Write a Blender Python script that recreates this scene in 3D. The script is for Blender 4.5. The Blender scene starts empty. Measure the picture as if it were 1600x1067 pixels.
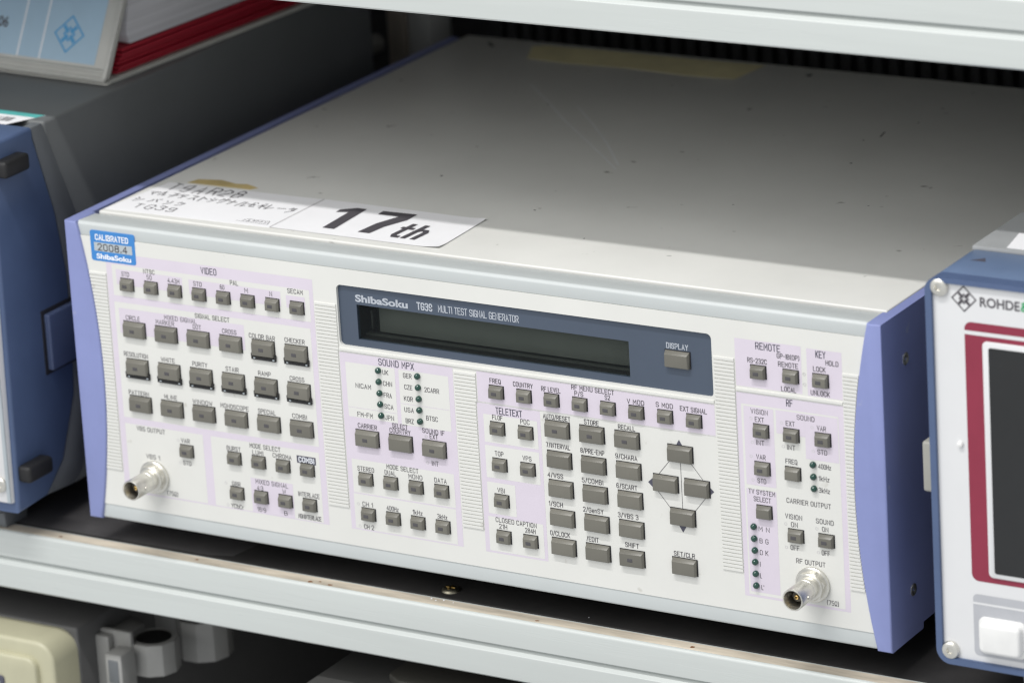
import bpy, bmesh, math, random
from mathutils import Vector, Matrix
random.seed(7)
S = 0.001                                   # every length below is in millimetres
scn = bpy.context.scene
C = scn.collection

# ------------------------------------------------------------------ camera
cam_d = bpy.data.cameras.new('camera')
cam = bpy.data.objects.new('camera', cam_d); C.objects.link(cam)
cam.location = (1218.58241654*S, -1567.50488987*S, 744.31921388*S)
cam.rotation_euler = tuple(math.radians(a) for a in (74.46188927, 3.35435077, 31.0137687))
cam_d.sensor_width = 36.0
cam_d.lens = 6785.458/1600*36.0
cam_d.shift_x = (800-765.03)/1600
cam_d.shift_y = (155.727-533.5)/1600
cam_d.clip_start = 0.05; cam_d.clip_end = 60
cam_d.dof.use_dof = True
cam_d.dof.focus_distance = 1.945
cam_d.dof.aperture_fstop = 11.0
scn.camera = cam

# ------------------------------------------------------------------ light
world = bpy.data.worlds.new('World'); scn.world = world; world.use_nodes = True
bg = world.node_tree.nodes['Background']
bg.inputs[0].default_value = (0.96, 0.98, 1.0, 1); bg.inputs[1].default_value = 0.70
def area(name, loc, target, sx, sy, power, col=(1, 0.97, 0.93)):
    d = bpy.data.lights.new(name, 'AREA'); d.shape = 'RECTANGLE'; d.size = sx; d.size_y = sy
    d.energy = power; d.color = col
    o = bpy.data.objects.new(name, d); C.objects.link(o); o.location = loc
    v = Vector(target)-Vector(loc)
    o.rotation_euler = v.to_track_quat('-Z', 'Y').to_euler()
    return o
tube = area('ceiling_tube_light', (0.10, -0.93, 2.05), (0.10, -0.93+0.0, 0.0), 1.25, 0.05, 33, (1, 0.985, 0.97))
tube.rotation_euler = (0, 0, math.radians(2))
area('front_fill_light', (-0.75, -2.45, 1.72), (0.2, 0, 0.15), 2.6, 1.5, 31, (1, 0.985, 0.95))  # unseen wide fill, added to brighten the front and reach under the shelf
area('cover_fill_light', (-0.25, -1.62, 2.15), (0.2, 0.05, 0.15), 2.2, 0.5, 11, (1, 0.985, 0.96))  # unseen fill, added to brighten the cover behind the shelf's shadow line
scn.view_settings.view_transform = 'Standard'; scn.view_settings.look = 'None'
scn.view_settings.gamma = 1; scn.view_settings.use_curve_mapping = False
scn.view_settings.exposure = -0.03
if hasattr(scn, 'cycles'): scn.cycles.filter_width = 1.25

# ------------------------------------------------------------------ materials
def mat(name, col, rough=0.5, metal=0.0, var=0.06, vscale=60, grain=0.0, gscale=900, spec=0.5,
        specks=0.0, spcol=(0.05, 0.045, 0.04), stretch=None, coat=0.0):
    m = bpy.data.materials.new(name); m.use_nodes = True
    nt = m.node_tree; b = nt.nodes['Principled BSDF']
    b.inputs['Roughness'].default_value = rough; b.inputs['Metallic'].default_value = metal
    b.inputs['Specular IOR Level'].default_value = spec
    if coat: b.inputs['Coat Weight'].default_value = coat
    tc = nt.nodes.new('ShaderNodeTexCoord'); mp = nt.nodes.new('ShaderNodeMapping')
    if stretch: mp.inputs['Scale'].default_value = stretch
    nt.links.new(tc.outputs['Object'], mp.inputs[0])
    nz = nt.nodes.new('ShaderNodeTexNoise'); nz.inputs['Scale'].default_value = vscale
    nz.inputs['Detail'].default_value = 6; nz.inputs['Roughness'].default_value = 0.65
    nt.links.new(mp.outputs[0], nz.inputs['Vector'])
    cr = nt.nodes.new('ShaderNodeValToRGB')
    lo = tuple(max(0, c*(1-var)) for c in col); hi = tuple(min(1, c*(1+var)) for c in col)
    cr.color_ramp.elements[0].position = 0.3; cr.color_ramp.elements[0].color = (*lo, 1)
    cr.color_ramp.elements[1].position = 0.7; cr.color_ramp.elements[1].color = (*hi, 1)
    nt.links.new(nz.outputs['Fac'], cr.inputs[0])
    out = cr.outputs[0]
    if specks:
        vo = nt.nodes.new('ShaderNodeTexNoise'); vo.inputs['Scale'].default_value = specks
        vo.inputs['Detail'].default_value = 2
        nt.links.new(mp.outputs[0], vo.inputs['Vector'])
        r2 = nt.nodes.new('ShaderNodeValToRGB')
        r2.color_ramp.elements[0].position = 0.73; r2.color_ramp.elements[0].color = (0, 0, 0, 1)
        r2.color_ramp.elements[1].position = 0.80; r2.color_ramp.elements[1].color = (1, 1, 1, 1)
        nt.links.new(vo.outputs['Fac'], r2.inputs[0])
        mx = nt.nodes.new('ShaderNodeMix'); mx.data_type = 'RGBA'
        nt.links.new(r2.outputs[0], mx.inputs['Factor']); nt.links.new(out, mx.inputs['A'])
        mx.inputs['B'].default_value = (*spcol, 1); out = mx.outputs['Result']
    nt.links.new(out, b.inputs['Base Color'])
    rr = nt.nodes.new('ShaderNodeMapRange')
    rr.inputs['To Min'].default_value = max(0.02, rough-0.07); rr.inputs['To Max'].default_value = min(1, rough+0.07)
    nt.links.new(nz.outputs['Fac'], rr.inputs['Value']); nt.links.new(rr.outputs[0], b.inputs['Roughness'])
    if grain:
        n2 = nt.nodes.new('ShaderNodeTexNoise'); n2.inputs['Scale'].default_value = gscale
        nt.links.new(mp.outputs[0], n2.inputs['Vector'])
        bp = nt.nodes.new('ShaderNodeBump'); bp.inputs['Strength'].default_value = grain
        bp.inputs['Distance'].default_value = 0.0002
        nt.links.new(n2.outputs['Fac'], bp.inputs['Height']); nt.links.new(bp.outputs[0], b.inputs['Normal'])
    return m
def vary_per_object(m, amount):
    nt = m.node_tree; b = nt.nodes['Principled BSDF']; src = b.inputs['Base Color'].links[0].from_socket
    oi = nt.nodes.new('ShaderNodeObjectInfo'); hv = nt.nodes.new('ShaderNodeHueSaturation'); mr = nt.nodes.new('ShaderNodeMapRange')
    mr.inputs['To Min'].default_value = 1-amount; mr.inputs['To Max'].default_value = 1+amount
    nt.links.new(oi.outputs['Random'], mr.inputs['Value']); nt.links.new(mr.outputs[0], hv.inputs['Value'])
    nt.links.new(src, hv.inputs['Color']); nt.links.new(hv.outputs[0], b.inputs['Base Color'])
def srgb(r, g, b):
    f = lambda c: c/12.92 if c <= 0.04045 else ((c+0.055)/1.055)**2.4
    return tuple(f(v/255) for v in (r, g, b))

M = {}
M['white'] = mat('warm_white_panel', (0.68, 0.68, 0.65), 0.42, var=0.03, vscale=14, specks=130, spcol=(0.55, 0.54, 0.50))
M['bezel'] = mat('light_grey_bezel_paint', (0.50, 0.53, 0.53), 0.38, var=0.02, vscale=30, grain=0.05)
M['cover'] = mat('grey_cover_paint', (0.70, 0.70, 0.67), 0.36, var=0.06, vscale=7, grain=0.12, gscale=1400, specks=95, spcol=(0.22, 0.21, 0.19))
M['purple'] = mat('lavender_blue_paint', (0.225, 0.26, 0.50), 0.42, var=0.07, vscale=16, grain=0.12, specks=120, spcol=(0.30, 0.33, 0.50))
M['lav'] = mat('lavender_print', (0.64, 0.583, 0.663), 0.5, var=0.02)
M['ink'] = mat('dark_grey_ink', (0.075, 0.07, 0.08), 0.6)
M['ink_blue'] = mat('slate_ink', (0.075, 0.075, 0.105), 0.6)
M['ink_light'] = mat('pale_grey_ink', (0.42, 0.45, 0.50), 0.5)
M['ink_ring'] = mat('faint_grey_ink', (0.55, 0.54, 0.55), 0.6)
M['button'] = mat('grey_brown_button_plastic', (0.150, 0.144, 0.122), 0.30, var=0.05, vscale=120)
vary_per_object(M['button'], 0.09)
M['window'] = mat('dark_indicator_window', (0.075, 0.072, 0.078), 0.25)
M['well'] = mat('black_recess', (0.012, 0.012, 0.016), 0.6)
M['navy'] = mat('slate_navy_display_panel', (0.062, 0.082, 0.118), 0.35, var=0.05, vscale=20)
M['black'] = mat('black_plastic', (0.012, 0.012, 0.012), 0.45)
M['lcd'] = mat('display_reflection_grey', (0.17, 0.18, 0.168), 0.3, var=0.12, vscale=18)  # grey raised to put the window's reflection into the colour
M['ledge'] = mat('display_frame_plastic', (0.035, 0.038, 0.035), 0.35)
M['green'] = mat('dark_green_lens', (0.006, 0.05, 0.036), 0.08, coat=0.5)
M['nickel'] = mat('nickel_plate', (0.74, 0.725, 0.67), 0.36, 1.0, var=0.1, vscale=300)
M['oldzinc'] = mat('tarnished_zinc', (0.30, 0.28, 0.22), 0.4, 1.0, var=0.2, vscale=300)
M['brass'] = mat('gold_contact', (0.75, 0.52, 0.20), 0.3, 1.0)
M['bncin'] = mat('brown_dielectric', (0.07, 0.06, 0.045), 0.5)
M['paper'] = mat('white_paper', (0.84, 0.84, 0.86), 0.7, var=0.015, grain=0.05, gscale=300)
M['calblue'] = mat('blue_label_print', (0.045, 0.22, 0.56), 0.4)
M['calgrey'] = mat('grey_label_print', (0.42, 0.47, 0.50), 0.5)
M['calwhite'] = mat('white_label_print', (0.82, 0.85, 0.9), 0.5)
M['yellow'] = mat('yellowed_adhesive', (0.52, 0.41, 0.19), 0.5, var=0.2)
M['tape'] = mat('aged_clear_tape', (0.84, 0.76, 0.46), 0.3, var=0.12, vscale=40, coat=0.3)
M['alu'] = mat('pale_anodised_aluminium', (0.52, 0.55, 0.537), 0.27, 0.0, var=0.05, vscale=60, stretch=(0.06, 1, 1), grain=0.05, specks=70, spcol=(0.40, 0.43, 0.42))
M['aluworn'] = mat('worn_tan_edge', (0.56, 0.50, 0.41), 0.4, var=0.45, vscale=55, stretch=(0.22, 1.6, 1), specks=30, spcol=(0.05, 0.04, 0.03))
M['board'] = mat('black_shelf_mat', (0.018, 0.017, 0.017), 0.75, var=0.5, vscale=14, grain=0.3, gscale=500)
M['boardtop'] = mat('upper_shelf_steel', (0.66, 0.66, 0.64), 0.6)
M['greymat'] = mat('worn_grey_patch', (0.075, 0.072, 0.074), 0.7, var=0.25, vscale=25, grain=0.2)
M['darkgrey'] = mat('charcoal_case_paint', (0.135, 0.143, 0.146), 0.5, var=0.06, vscale=18, grain=0.15, gscale=1600)
M['trim'] = mat('grey_trim_paint', (0.13, 0.14, 0.15), 0.5)
M['rsblue'] = mat('steel_blue_frame', (0.075, 0.113, 0.215), 0.42, var=0.05, grain=0.06)
M['hub'] = mat('shaded_bracket_blue', (0.062, 0.085, 0.165), 0.45)  # bracket blue with the shade on the hub put into the colour
M['rsblue2'] = mat('steel_blue_frame_light', (0.12, 0.175, 0.29), 0.42, var=0.05, grain=0.06)
M['rswhite'] = mat('cool_white_panel', (0.68, 0.685, 0.695), 0.45, var=0.012)
M['maroon'] = mat('maroon_border_print', (0.245, 0.023, 0.052), 0.45, var=0.06)
M['silver'] = mat('silver_grey_print', (0.44, 0.45, 0.48), 0.4)
M['screen'] = mat('black_screen', (0.016, 0.017, 0.018), 0.25)
M['key'] = mat('white_key_plastic', (0.78, 0.78, 0.77), 0.35)
M['rubber'] = mat('black_rubber', (0.010, 0.010, 0.011), 0.6)
M['cream'] = mat('cream_plastic', (0.46, 0.445, 0.315), 0.4, var=0.04)
M['lowgrey'] = mat('grey_side_plastic', (0.20, 0.20, 0.195), 0.5)
M['drum'] = mat('pale_grey_plastic', (0.31, 0.31, 0.30), 0.45)
M['lowtop'] = mat('dark_grey_case_top', (0.10, 0.10, 0.10), 0.6)
M['lowdark'] = mat('dark_case', (0.06, 0.06, 0.058), 0.6)
M['bindergrey'] = mat('binder_cream_board', (0.52, 0.52, 0.49), 0.45, var=0.04)
M['spinelabel'] = mat('pale_blue_label', (0.40, 0.56, 0.70), 0.5, var=0.03)
M['spineblue'] = mat('blue_logo_print', (0.10, 0.36, 0.66), 0.5)
M['pages'] = mat('page_edges', (0.60, 0.60, 0.63), 0.7, var=0.16, vscale=45, stretch=(0.15, 0.05, 9))
M['red'] = mat('red_divider_board', (0.36, 0.012, 0.03), 0.5, var=0.2, vscale=30, stretch=(0.3, 0.1, 8))
M['teal'] = mat('teal_print', (0.10, 0.46, 0.44), 0.5)
M['wall'] = mat('dark_back_wall', (0.05, 0.05, 0.055), 0.8)
M['post'] = mat('taupe_steel_post', (0.42, 0.375, 0.32), 0.5)
M['lightpost'] = mat('pale_grey_panel', (0.62, 0.63, 0.62), 0.5)
M['latch'] = mat('beige_latch', (0.34, 0.335, 0.30), 0.45)
M['greenink'] = mat('green_logo_print', (0.03, 0.35, 0.13), 0.5)
def glass_mat():
    m = bpy.data.materials.new('tinted_filter_glass'); m.use_nodes = True; nt = m.node_tree
    b = nt.nodes['Principled BSDF']; out = nt.nodes['Material Output']
    b.inputs['Base Color'].default_value = (0.02, 0.025, 0.03, 1); b.inputs['Roughness'].default_value = 0.12
    tr = nt.nodes.new('ShaderNodeBsdfTransparent'); tr.inputs[0].default_value = (0.86, 0.88, 0.86, 1)
    mx = nt.nodes.new('ShaderNodeMixShader'); mx.inputs[0].default_value = 0.12
    nt.links.new(tr.outputs[0], mx.inputs[1]); nt.links.new(b.outputs[0], mx.inputs[2])
    nt.links.new(mx.outputs[0], out.inputs[0]); return m
M['glass'] = glass_mat()

# ------------------------------------------------------------------ object helpers
def thing(name, label, cat, loc, group=None, rotz=0.0):
    o = bpy.data.objects.new(name, None); C.objects.link(o)
    o.empty_display_size = 0.02
    o.location = tuple(v*S for v in loc); o.rotation_euler = (0, 0, rotz)
    o['label'] = label; o['category'] = cat
    if group: o['group'] = group
    o['_mm'] = list(loc)
    return o
def origin_of(parent):
    v = Vector((0, 0, 0)); p = parent
    while p is not None:
        v += Vector(p.location)/S; p = p.parent
    return v
class MB:
    """collects shapes (millimetres, scene axes) and links them as one mesh object"""
    def __init__(self): self.bm = bmesh.new()
    def poly(self, pts):
        vs = [self.bm.verts.new(p) for p in pts]
        try: return self.bm.faces.new(vs)
        except ValueError: return None
    def box(self, x0, x1, y0, y1, z0, z1, bev=0, seg=2, rz=0, piv=None):
        r = bmesh.ops.create_cube(self.bm, size=1)
        c = Vector(((x0+x1)/2, (y0+y1)/2, (z0+z1)/2))
        for v in r['verts']:
            v.co = Vector((v.co.x*(x1-x0), v.co.y*(y1-y0), v.co.z*(z1-z0)))+c
        if bev:
            es = {e for v in r['verts'] for e in v.link_edges}
            bmesh.ops.bevel(self.bm, geom=list(es), offset=bev, segments=seg, profile=0.5, affect='EDGES', clamp_overlap=True)
        return self
    def prism(self, pts, axis, a, b, bev=0, seg=2, bevsel=None):
        """outline pts (2D) extruded along axis 'x','y','z' from a to b"""
        def P(u, v, w): return {'x': (w, u, v), 'y': (u, w, v), 'z': (u, v, w)}[axis]
        A = [self.bm.verts.new(P(u, v, a)) for u, v in pts]; B = [self.bm.verts.new(P(u, v, b)) for u, v in pts]
        n = len(pts); fs = [self.bm.faces.new(A), self.bm.faces.new(B[::-1])]
        for i in range(n): fs.append(self.bm.faces.new((A[i], B[i], B[(i+1) % n], A[(i+1) % n])))
        bmesh.ops.recalc_face_normals(self.bm, faces=fs)
        if bev:
            es = {e for f in fs for e in f.edges if e.calc_face_angle(0) > 0.5}
            if bevsel: es = {e for e in es if bevsel(e)}
            bmesh.ops.bevel(self.bm, geom=list(es), offset=bev, segments=seg, profile=0.5, affect='EDGES', clamp_overlap=True)
        return self
    def lathe(self, prof, cx, cz, n=40, axis='y', cap=True, cy=0):
        """profile (radius, along) turned about an axis through (cx, cz) parallel to y (or z / x)"""
        rings = []
        for r, a in prof:
            ring = []
            for i in range(n):
                t = 2*math.pi*i/n
                if axis == 'y': p = (cx+r*math.cos(t), a, cz+r*math.sin(t))
                elif axis == 'z': p = (cx+r*math.cos(t), cz+r*math.sin(t), a)
                else: p = (a, cx+r*math.cos(t), cz+r*math.sin(t))
                ring.append(self.bm.verts.new(p))
            rings.append(ring)
        fs = []
        for k in range(len(rings)-1):
            for i in range(n):
                fs.append(self.bm.faces.new((rings[k][i], rings[k+1][i], rings[k+1][(i+1) % n], rings[k][(i+1) % n])))
        if cap:
            fs.append(self.bm.faces.new(rings[0])); fs.append(self.bm.faces.new(rings[-1][::-1]))
        bmesh.ops.recalc_face_normals(self.bm, faces=fs)
        return self
    def build(self, name, m, parent=None, sharp=32, smooth=True, label=None):
        me = bpy.data.meshes.new(name)
        off = origin_of(parent)
        for v in self.bm.verts: v.co = (v.co-off)*S
        self.bm.to_mesh(me); self.bm.free()
        me.materials.append(m)
        if smooth:
            me.shade_smooth(); me.set_sharp_from_angle(angle=math.radians(sharp))
        o = bpy.data.objects.new(name, me); C.objects.link(o)
        if parent: o.parent = parent
        if label: o['label'] = label
        return o

def pmap(y=0.0):                     # drawing plane of a front panel: u to the right, v up
    return lambda u, v, k: (u, y-k, v)
def tmap(z):                         # drawing plane of a top surface: u to the right, v to the back
    return lambda u, v, k: (u, v, z+k)

# ------------------------------------------------------------------ lettering drawn as strokes
F = {
'A': [[(0,0),(2,6),(4,0)],[(.7,2),(3.3,2)]], 'B': [[(0,0),(0,6),(3,6),(3.7,5.3),(3.7,3.8),(3,3.1),(0,3.1)],[(3,3.1),(4,2.3),(4,.8),(3.2,0),(0,0)]],
'C': [[(4,4.6),(4,5.1),(3.1,6),(.9,6),(0,5.1),(0,.9),(.9,0),(3.1,0),(4,.9),(4,1.4)]], 'D': [[(0,0),(0,6),(2.9,6),(4,5),(4,1),(2.9,0),(0,0)]],
'E': [[(4,6),(0,6),(0,0),(4,0)],[(0,3.1),(3.3,3.1)]], 'F': [[(4,6),(0,6),(0,0)],[(0,3.1),(3.3,3.1)]],
'G': [[(4,4.7),(4,5.1),(3.1,6),(.9,6),(0,5.1),(0,.9),(.9,0),(3.1,0),(4,.9),(4,2.8),(2.3,2.8)]], 'H': [[(0,0),(0,6)],[(4,0),(4,6)],[(0,3.1),(4,3.1)]],
'I': [[(.4,0),(.4,6)]], 'J': [[(3.4,6),(3.4,.9),(2.6,0),(.9,0),(0,.9),(0,1.6)]], 'K': [[(0,0),(0,6)],[(3.9,6),(0,2.4)],[(1.3,3.6),(4,0)]],
'L': [[(0,6),(0,0),(3.7,0)]], 'M': [[(0,0),(0,6),(2.2,2.2),(4.4,6),(4.4,0)]], 'N': [[(0,0),(0,6),(4,0),(4,6)]],
'O': [[(.9,0),(0,.9),(0,5.1),(.9,6),(3.1,6),(4,5.1),(4,.9),(3.1,0),(.9,0)]], 'P': [[(0,0),(0,6),(3.1,6),(4,5.2),(4,3.6),(3.1,2.8),(0,2.8)]],
'Q': [[(.9,0),(0,.9),(0,5.1),(.9,6),(3.1,6),(4,5.1),(4,.9),(3.1,0),(.9,0)],[(2.6,1.5),(4.2,-.3)]], 'R': [[(0,0),(0,6),(3.1,6),(4,5.2),(4,3.7),(3.1,2.9),(0,2.9)],[(2.2,2.9),(4,0)]],
'S': [[(3.9,4.8),(3.9,5.1),(3,6),(.9,6),(0,5.2),(0,3.9),(.8,3.2),(3.2,2.9),(4,2.1),(4,.9),(3.1,0),(.9,0),(0,.9),(0,1.3)]], 'T': [[(0,6),(4,6)],[(2,6),(2,0)]],
'U': [[(0,6),(0,.9),(.9,0),(3.1,0),(4,.9),(4,6)]], 'V': [[(0,6),(2,0),(4,6)]], 'W': [[(0,6),(1.2,0),(2.5,5),(3.8,0),(5,6)]], 'X': [[(0,0),(4,6)],[(0,6),(4,0)]],
'Y': [[(0,6),(2,2.9),(4,6)],[(2,2.9),(2,0)]], 'Z': [[(0,6),(4,6),(0,0),(4,0)]],
'0': [[(.9,0),(0,.9),(0,5.1),(.9,6),(2.9,6),(3.8,5.1),(3.8,.9),(2.9,0),(.9,0)]], '1': [[(.2,4.7),(1.6,6),(1.6,0)]], '2': [[(0,4.8),(0,5.2),(.8,6),(3,6),(3.8,5.2),(3.8,3.9),(0,0),(3.8,0)]],
'3': [[(0,5.2),(.8,6),(2.9,6),(3.7,5.2),(3.7,3.9),(2.9,3.2),(1.4,3.2)],[(2.9,3.2),(3.8,2.3),(3.8,.9),(2.9,0),(.9,0),(0,.8)]], '4': [[(3,0),(3,6),(0,1.7),(4,1.7)]],
'5': [[(3.6,6),(.3,6),(.1,3.4),(2.9,3.4),(3.8,2.6),(3.8,.9),(2.9,0),(.9,0),(0,.8)]], '6': [[(3.5,5.3),(2.8,6),(.9,6),(0,5.1),(0,.9),(.9,0),(2.9,0),(3.8,.9),(3.8,2.6),(2.9,3.4),(0,3.4)]],
'7': [[(0,6),(3.8,6),(1.5,0)]], '8': [[(.9,3.2),(.1,4),(.1,5.2),(.9,6),(2.9,6),(3.7,5.2),(3.7,4),(2.9,3.2),(.9,3.2),(0,2.4),(0,.8),(.9,0),(2.9,0),(3.8,.8),(3.8,2.4),(2.9,3.2)]],
'9': [[(.3,.7),(1,0),(2.9,0),(3.8,.9),(3.8,5.1),(2.9,6),(.9,6),(0,5.1),(0,3.5),(.9,2.7),(3.8,2.7)]],
'/': [[(0,-.3),(2.4,6.3)]], '-': [[(.2,3),(2.4,3)]], '.': [[(.2,0),(.2,.7)]], ':': [[(.3,1.2),(.3,1.9)],[(.3,4.1),(.3,4.8)]], '(': [[(1.2,6.4),(.2,5),(.2,1),(1.2,-.4)]], ')': [[(0,6.4),(1,5),(1,1),(0,-.4)]],
"'": [[(.3,6.3),(.1,4.8)]], '%': [[(0,0),(1.3,0),(1.3,.6),(0,2.2),(0,4.9),(1,6),(3,6),(4,4.9),(4,2.2),(2.7,.6),(2.7,0),(4,0)]],
'o': [[(.7,0),(0,.8),(0,3.2),(.7,4),(2.6,4),(3.3,3.2),(3.3,.8),(2.6,0),(.7,0)]], 'n': [[(0,0),(0,4)],[(0,3.2),(.8,4),(2.5,4),(3.2,3.2),(3.2,0)]], 'k': [[(0,0),(0,6)],[(3,4),(0,1.6)],[(1,2.4),(3.2,0)]],
'z': [[(0,4),(3,4),(0,0),(3,0)]], 'b': [[(0,6),(0,0),(2.5,0),(3.3,.8),(3.3,3.2),(2.5,4),(0,4)]], 'r': [[(0,0),(0,4)],[(0,3),(1,4),(2.2,4)]], 'e': [[(0,2.1),(3.3,2.1),(3.3,3.2),(2.6,4),(.7,4),(0,3.2),(0,.8),(.7,0),(2.6,0),(3.2,.6)]],
't': [[(1,6),(1,.8),(1.7,0),(2.8,0)],[(0,4.2),(2.6,4.2)]], 'h': [[(0,0),(0,6)],[(0,3.2),(.9,4),(2.4,4),(3.2,3.2),(3.2,0)]],
# hand-written katakana
'ma': [[(0,5),(4,5),(2,2.5)],[(1.2,3.6),(2.8,1.8)]], 'ru': [[(1,5.5),(1,2.5),(0,.5)],[(2.3,5.5),(2.3,.7),(4,2.2)]], 'chi': [[(3.3,5.8),(.8,5)],[(0,3.4),(4,3.4)],[(2,5.2),(2,2.5),(.9,.3)]],
'te': [[(.6,5.6),(3.4,5.6)],[(0,3.8),(4,3.8)],[(2.1,3.8),(1.8,1.8),(.9,.3)]], 'su': [[(.4,5.2),(3.2,5.2),(2.2,2.8),(0,.5)],[(2.2,2.8),(4,.5)]], 'to': [[(1.2,6),(1.2,0)],[(1.2,3.8),(3.5,2.6)]],
'shi': [[(.6,5.4),(1.5,4.7)],[(.2,3.6),(1.1,2.9)],[(.5,.4),(2.4,1.4),(4,4.4)]], 'gu': [[(1.2,6),(.1,3.3)],[(1,5),(3.2,5),(2.4,2.2),(.6,.2)],[(3.2,6),(3.5,5.4)],[(3.8,6.2),(4.1,5.6)]],
'ku': [[(1.2,6),(.1,3.3)],[(1,5),(3.2,5),(2.4,2.2),(.6,.2)]], 'na': [[(0,4),(4,4)],[(2,6),(2,2.5),(.9,.2)]], 'ze': [[(0,3.4),(3.6,4),(2.8,2.6)],[(1.3,5.8),(1.3,.9),(3.6,.6)],[(3.4,6),(3.7,5.3)]],
'ne': [[(2,6),(2.3,5.4)],[(.4,4.6),(3.4,4.6),(0,1.8)],[(2,3),(2,0)],[(2.4,2.6),(3.6,1.7)]], 're': [[(.8,5.8),(.8,.6),(3.8,3)]], 'dash': [[(0,3),(4,3.2)]],
'ta': [[(1.4,6),(.2,3.3)],[(1.2,5),(3.4,5),(2.6,2.2),(.8,.1)],[(1.3,3.4),(2.9,2.6)]], 'ba': [[(1.3,4.8),(.9,2.6),(0,.8)],[(2.6,4.8),(3.9,.9)],[(3.1,5.8),(3.4,5.2)],[(3.7,6),(4,5.4)]], 'so': [[(.4,5),(1.1,3.6)],[(3.6,5.2),(3,2.4),(1.2,.2)]],
}
def strip(mb, pts, t, fn, k):
    """one pen stroke: a mitred ribbon of width t along pts"""
    closed = len(pts) > 2 and pts[0] == pts[-1]
    P = [Vector(p) for p in (pts[:-1] if closed else pts)]; n = len(P); L, R = [], []
    for i in range(n):
        a = P[i-1] if (i > 0 or closed) else None; b = P[(i+1) % n] if (i < n-1 or closed) else None
        d1 = (P[i]-a).normalized() if a is not None else None; d2 = (b-P[i]).normalized() if b is not None else None
        if d1 is None: d1 = d2
        if d2 is None: d2 = d1
        d = d1+d2; d = d.normalized() if d.length > 1e-6 else d1
        nr = Vector((-d.y, d.x)); c = max(0.45, nr.dot(Vector((-d1.y, d1.x))))
        p = P[i].copy()
        if not closed and i == 0: p = p-d*t*.5
        if not closed and i == n-1: p = p+d*t*.5
        L.append(p+nr*(t/2/c)); R.append(p-nr*(t/2/c))
    lv = [mb.bm.verts.new(fn(p.x, p.y, k)) for p in L]; rv = [mb.bm.verts.new(fn(p.x, p.y, k)) for p in R]
    for i in range(n if closed else n-1):
        j = (i+1) % n; mb.bm.faces.new((rv[i], rv[j], lv[j], lv[i]))
def text(mb, s, x0, x1, zc, h, fn, t=0.34, k=0.0, shear=0, jitter=0, gap=2.1):
    adv = 0; gl = []
    for ch in (s if isinstance(s, list) else list(s)):
        if ch == ' ': adv += 3.2; continue
        st = F[ch]; w = max(p[0] for q in st for p in q); gl.append((st, adv)); adv += w+gap
    wtot = adv-gap; sx = (x1-x0-t)/max(wtot, .01) if wtot > 1 else h/6*0.8; sz = h/6; q = 0
    for st, a in gl:
        jx, jz = random.uniform(-jitter, jitter), random.uniform(-jitter, jitter)
        for ln in st:
            pp = []
            for u, v in ln:
                uu = u+(random.uniform(-jitter, jitter)*1.2 if jitter else 0); vv = v+(random.uniform(-jitter, jitter)*1.2 if jitter else 0)
                pp.append((x0+t/2+(a+uu+jx)*sx+shear*(vv-3)*sz, zc+(vv-3+jz)*sz))
            if len(ln) > 2 and ln[0] == ln[-1]: pp[-1] = pp[0]
            strip(mb, pp, t, fn, k+(q % 5)*0.006); q += 1
def solid_text(mb, s, x0, x1, z0, z1, fn, k=0.0, bold=0.0, shear=0.0):
    """heavy lettering from Blender's own built-in font, fitted to a box"""
    cu = bpy.data.curves.new('lettering', 'FONT'); cu.body = s; cu.fill_mode = 'FRONT'; cu.offset = bold; cu.shear = shear
    o = bpy.data.objects.new('lettering', cu); C.objects.link(o)
    dg = bpy.context.evaluated_depsgraph_get(); me = bpy.data.meshes.new_from_object(o.evaluated_get(dg))
    xs = [v.co.x for v in me.vertices]; ys = [v.co.y for v in me.vertices]
    ax, bx, ay, by = min(xs), max(xs), min(ys), max(ys)
    vs = [mb.bm.verts.new(fn(x0+(v.co.x-ax)/(bx-ax)*(x1-x0), z0+(v.co.y-ay)/(by-ay)*(z1-z0), k)) for v in me.vertices]
    for p in me.polygons:
        try: mb.bm.faces.new([vs[i] for i in p.vertices])
        except ValueError: pass
    bpy.data.objects.remove(o); bpy.data.curves.remove(cu); bpy.data.meshes.remove(me)
def rect(mb, x0, x1, z0, z1, fn, k): mb.poly([fn(x0, z0, k), fn(x1, z0, k), fn(x1, z1, k), fn(x0, z1, k)])
def ring(mb, x, z, r, fn, k, t=0.22, n=14):
    strip(mb, [(x+r*math.cos(2*math.pi*i/n), z+r*math.sin(2*math.pi*i/n)) for i in range(n)]+[(x+r, z)], t, fn, k)
def rrect(x0, x1, z0, z1, r, n=5):
    out = []
    for cx, cz, a0 in ((x1-r, z0+r, -90), (x1-r, z1-r, 0), (x0+r, z1-r, 90), (x0+r, z0+r, 180)):
        for i in range(n+1):
            a = math.radians(a0+90*i/n); out.append((cx+r*math.cos(a), cz+r*math.sin(a)))
    return out
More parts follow.
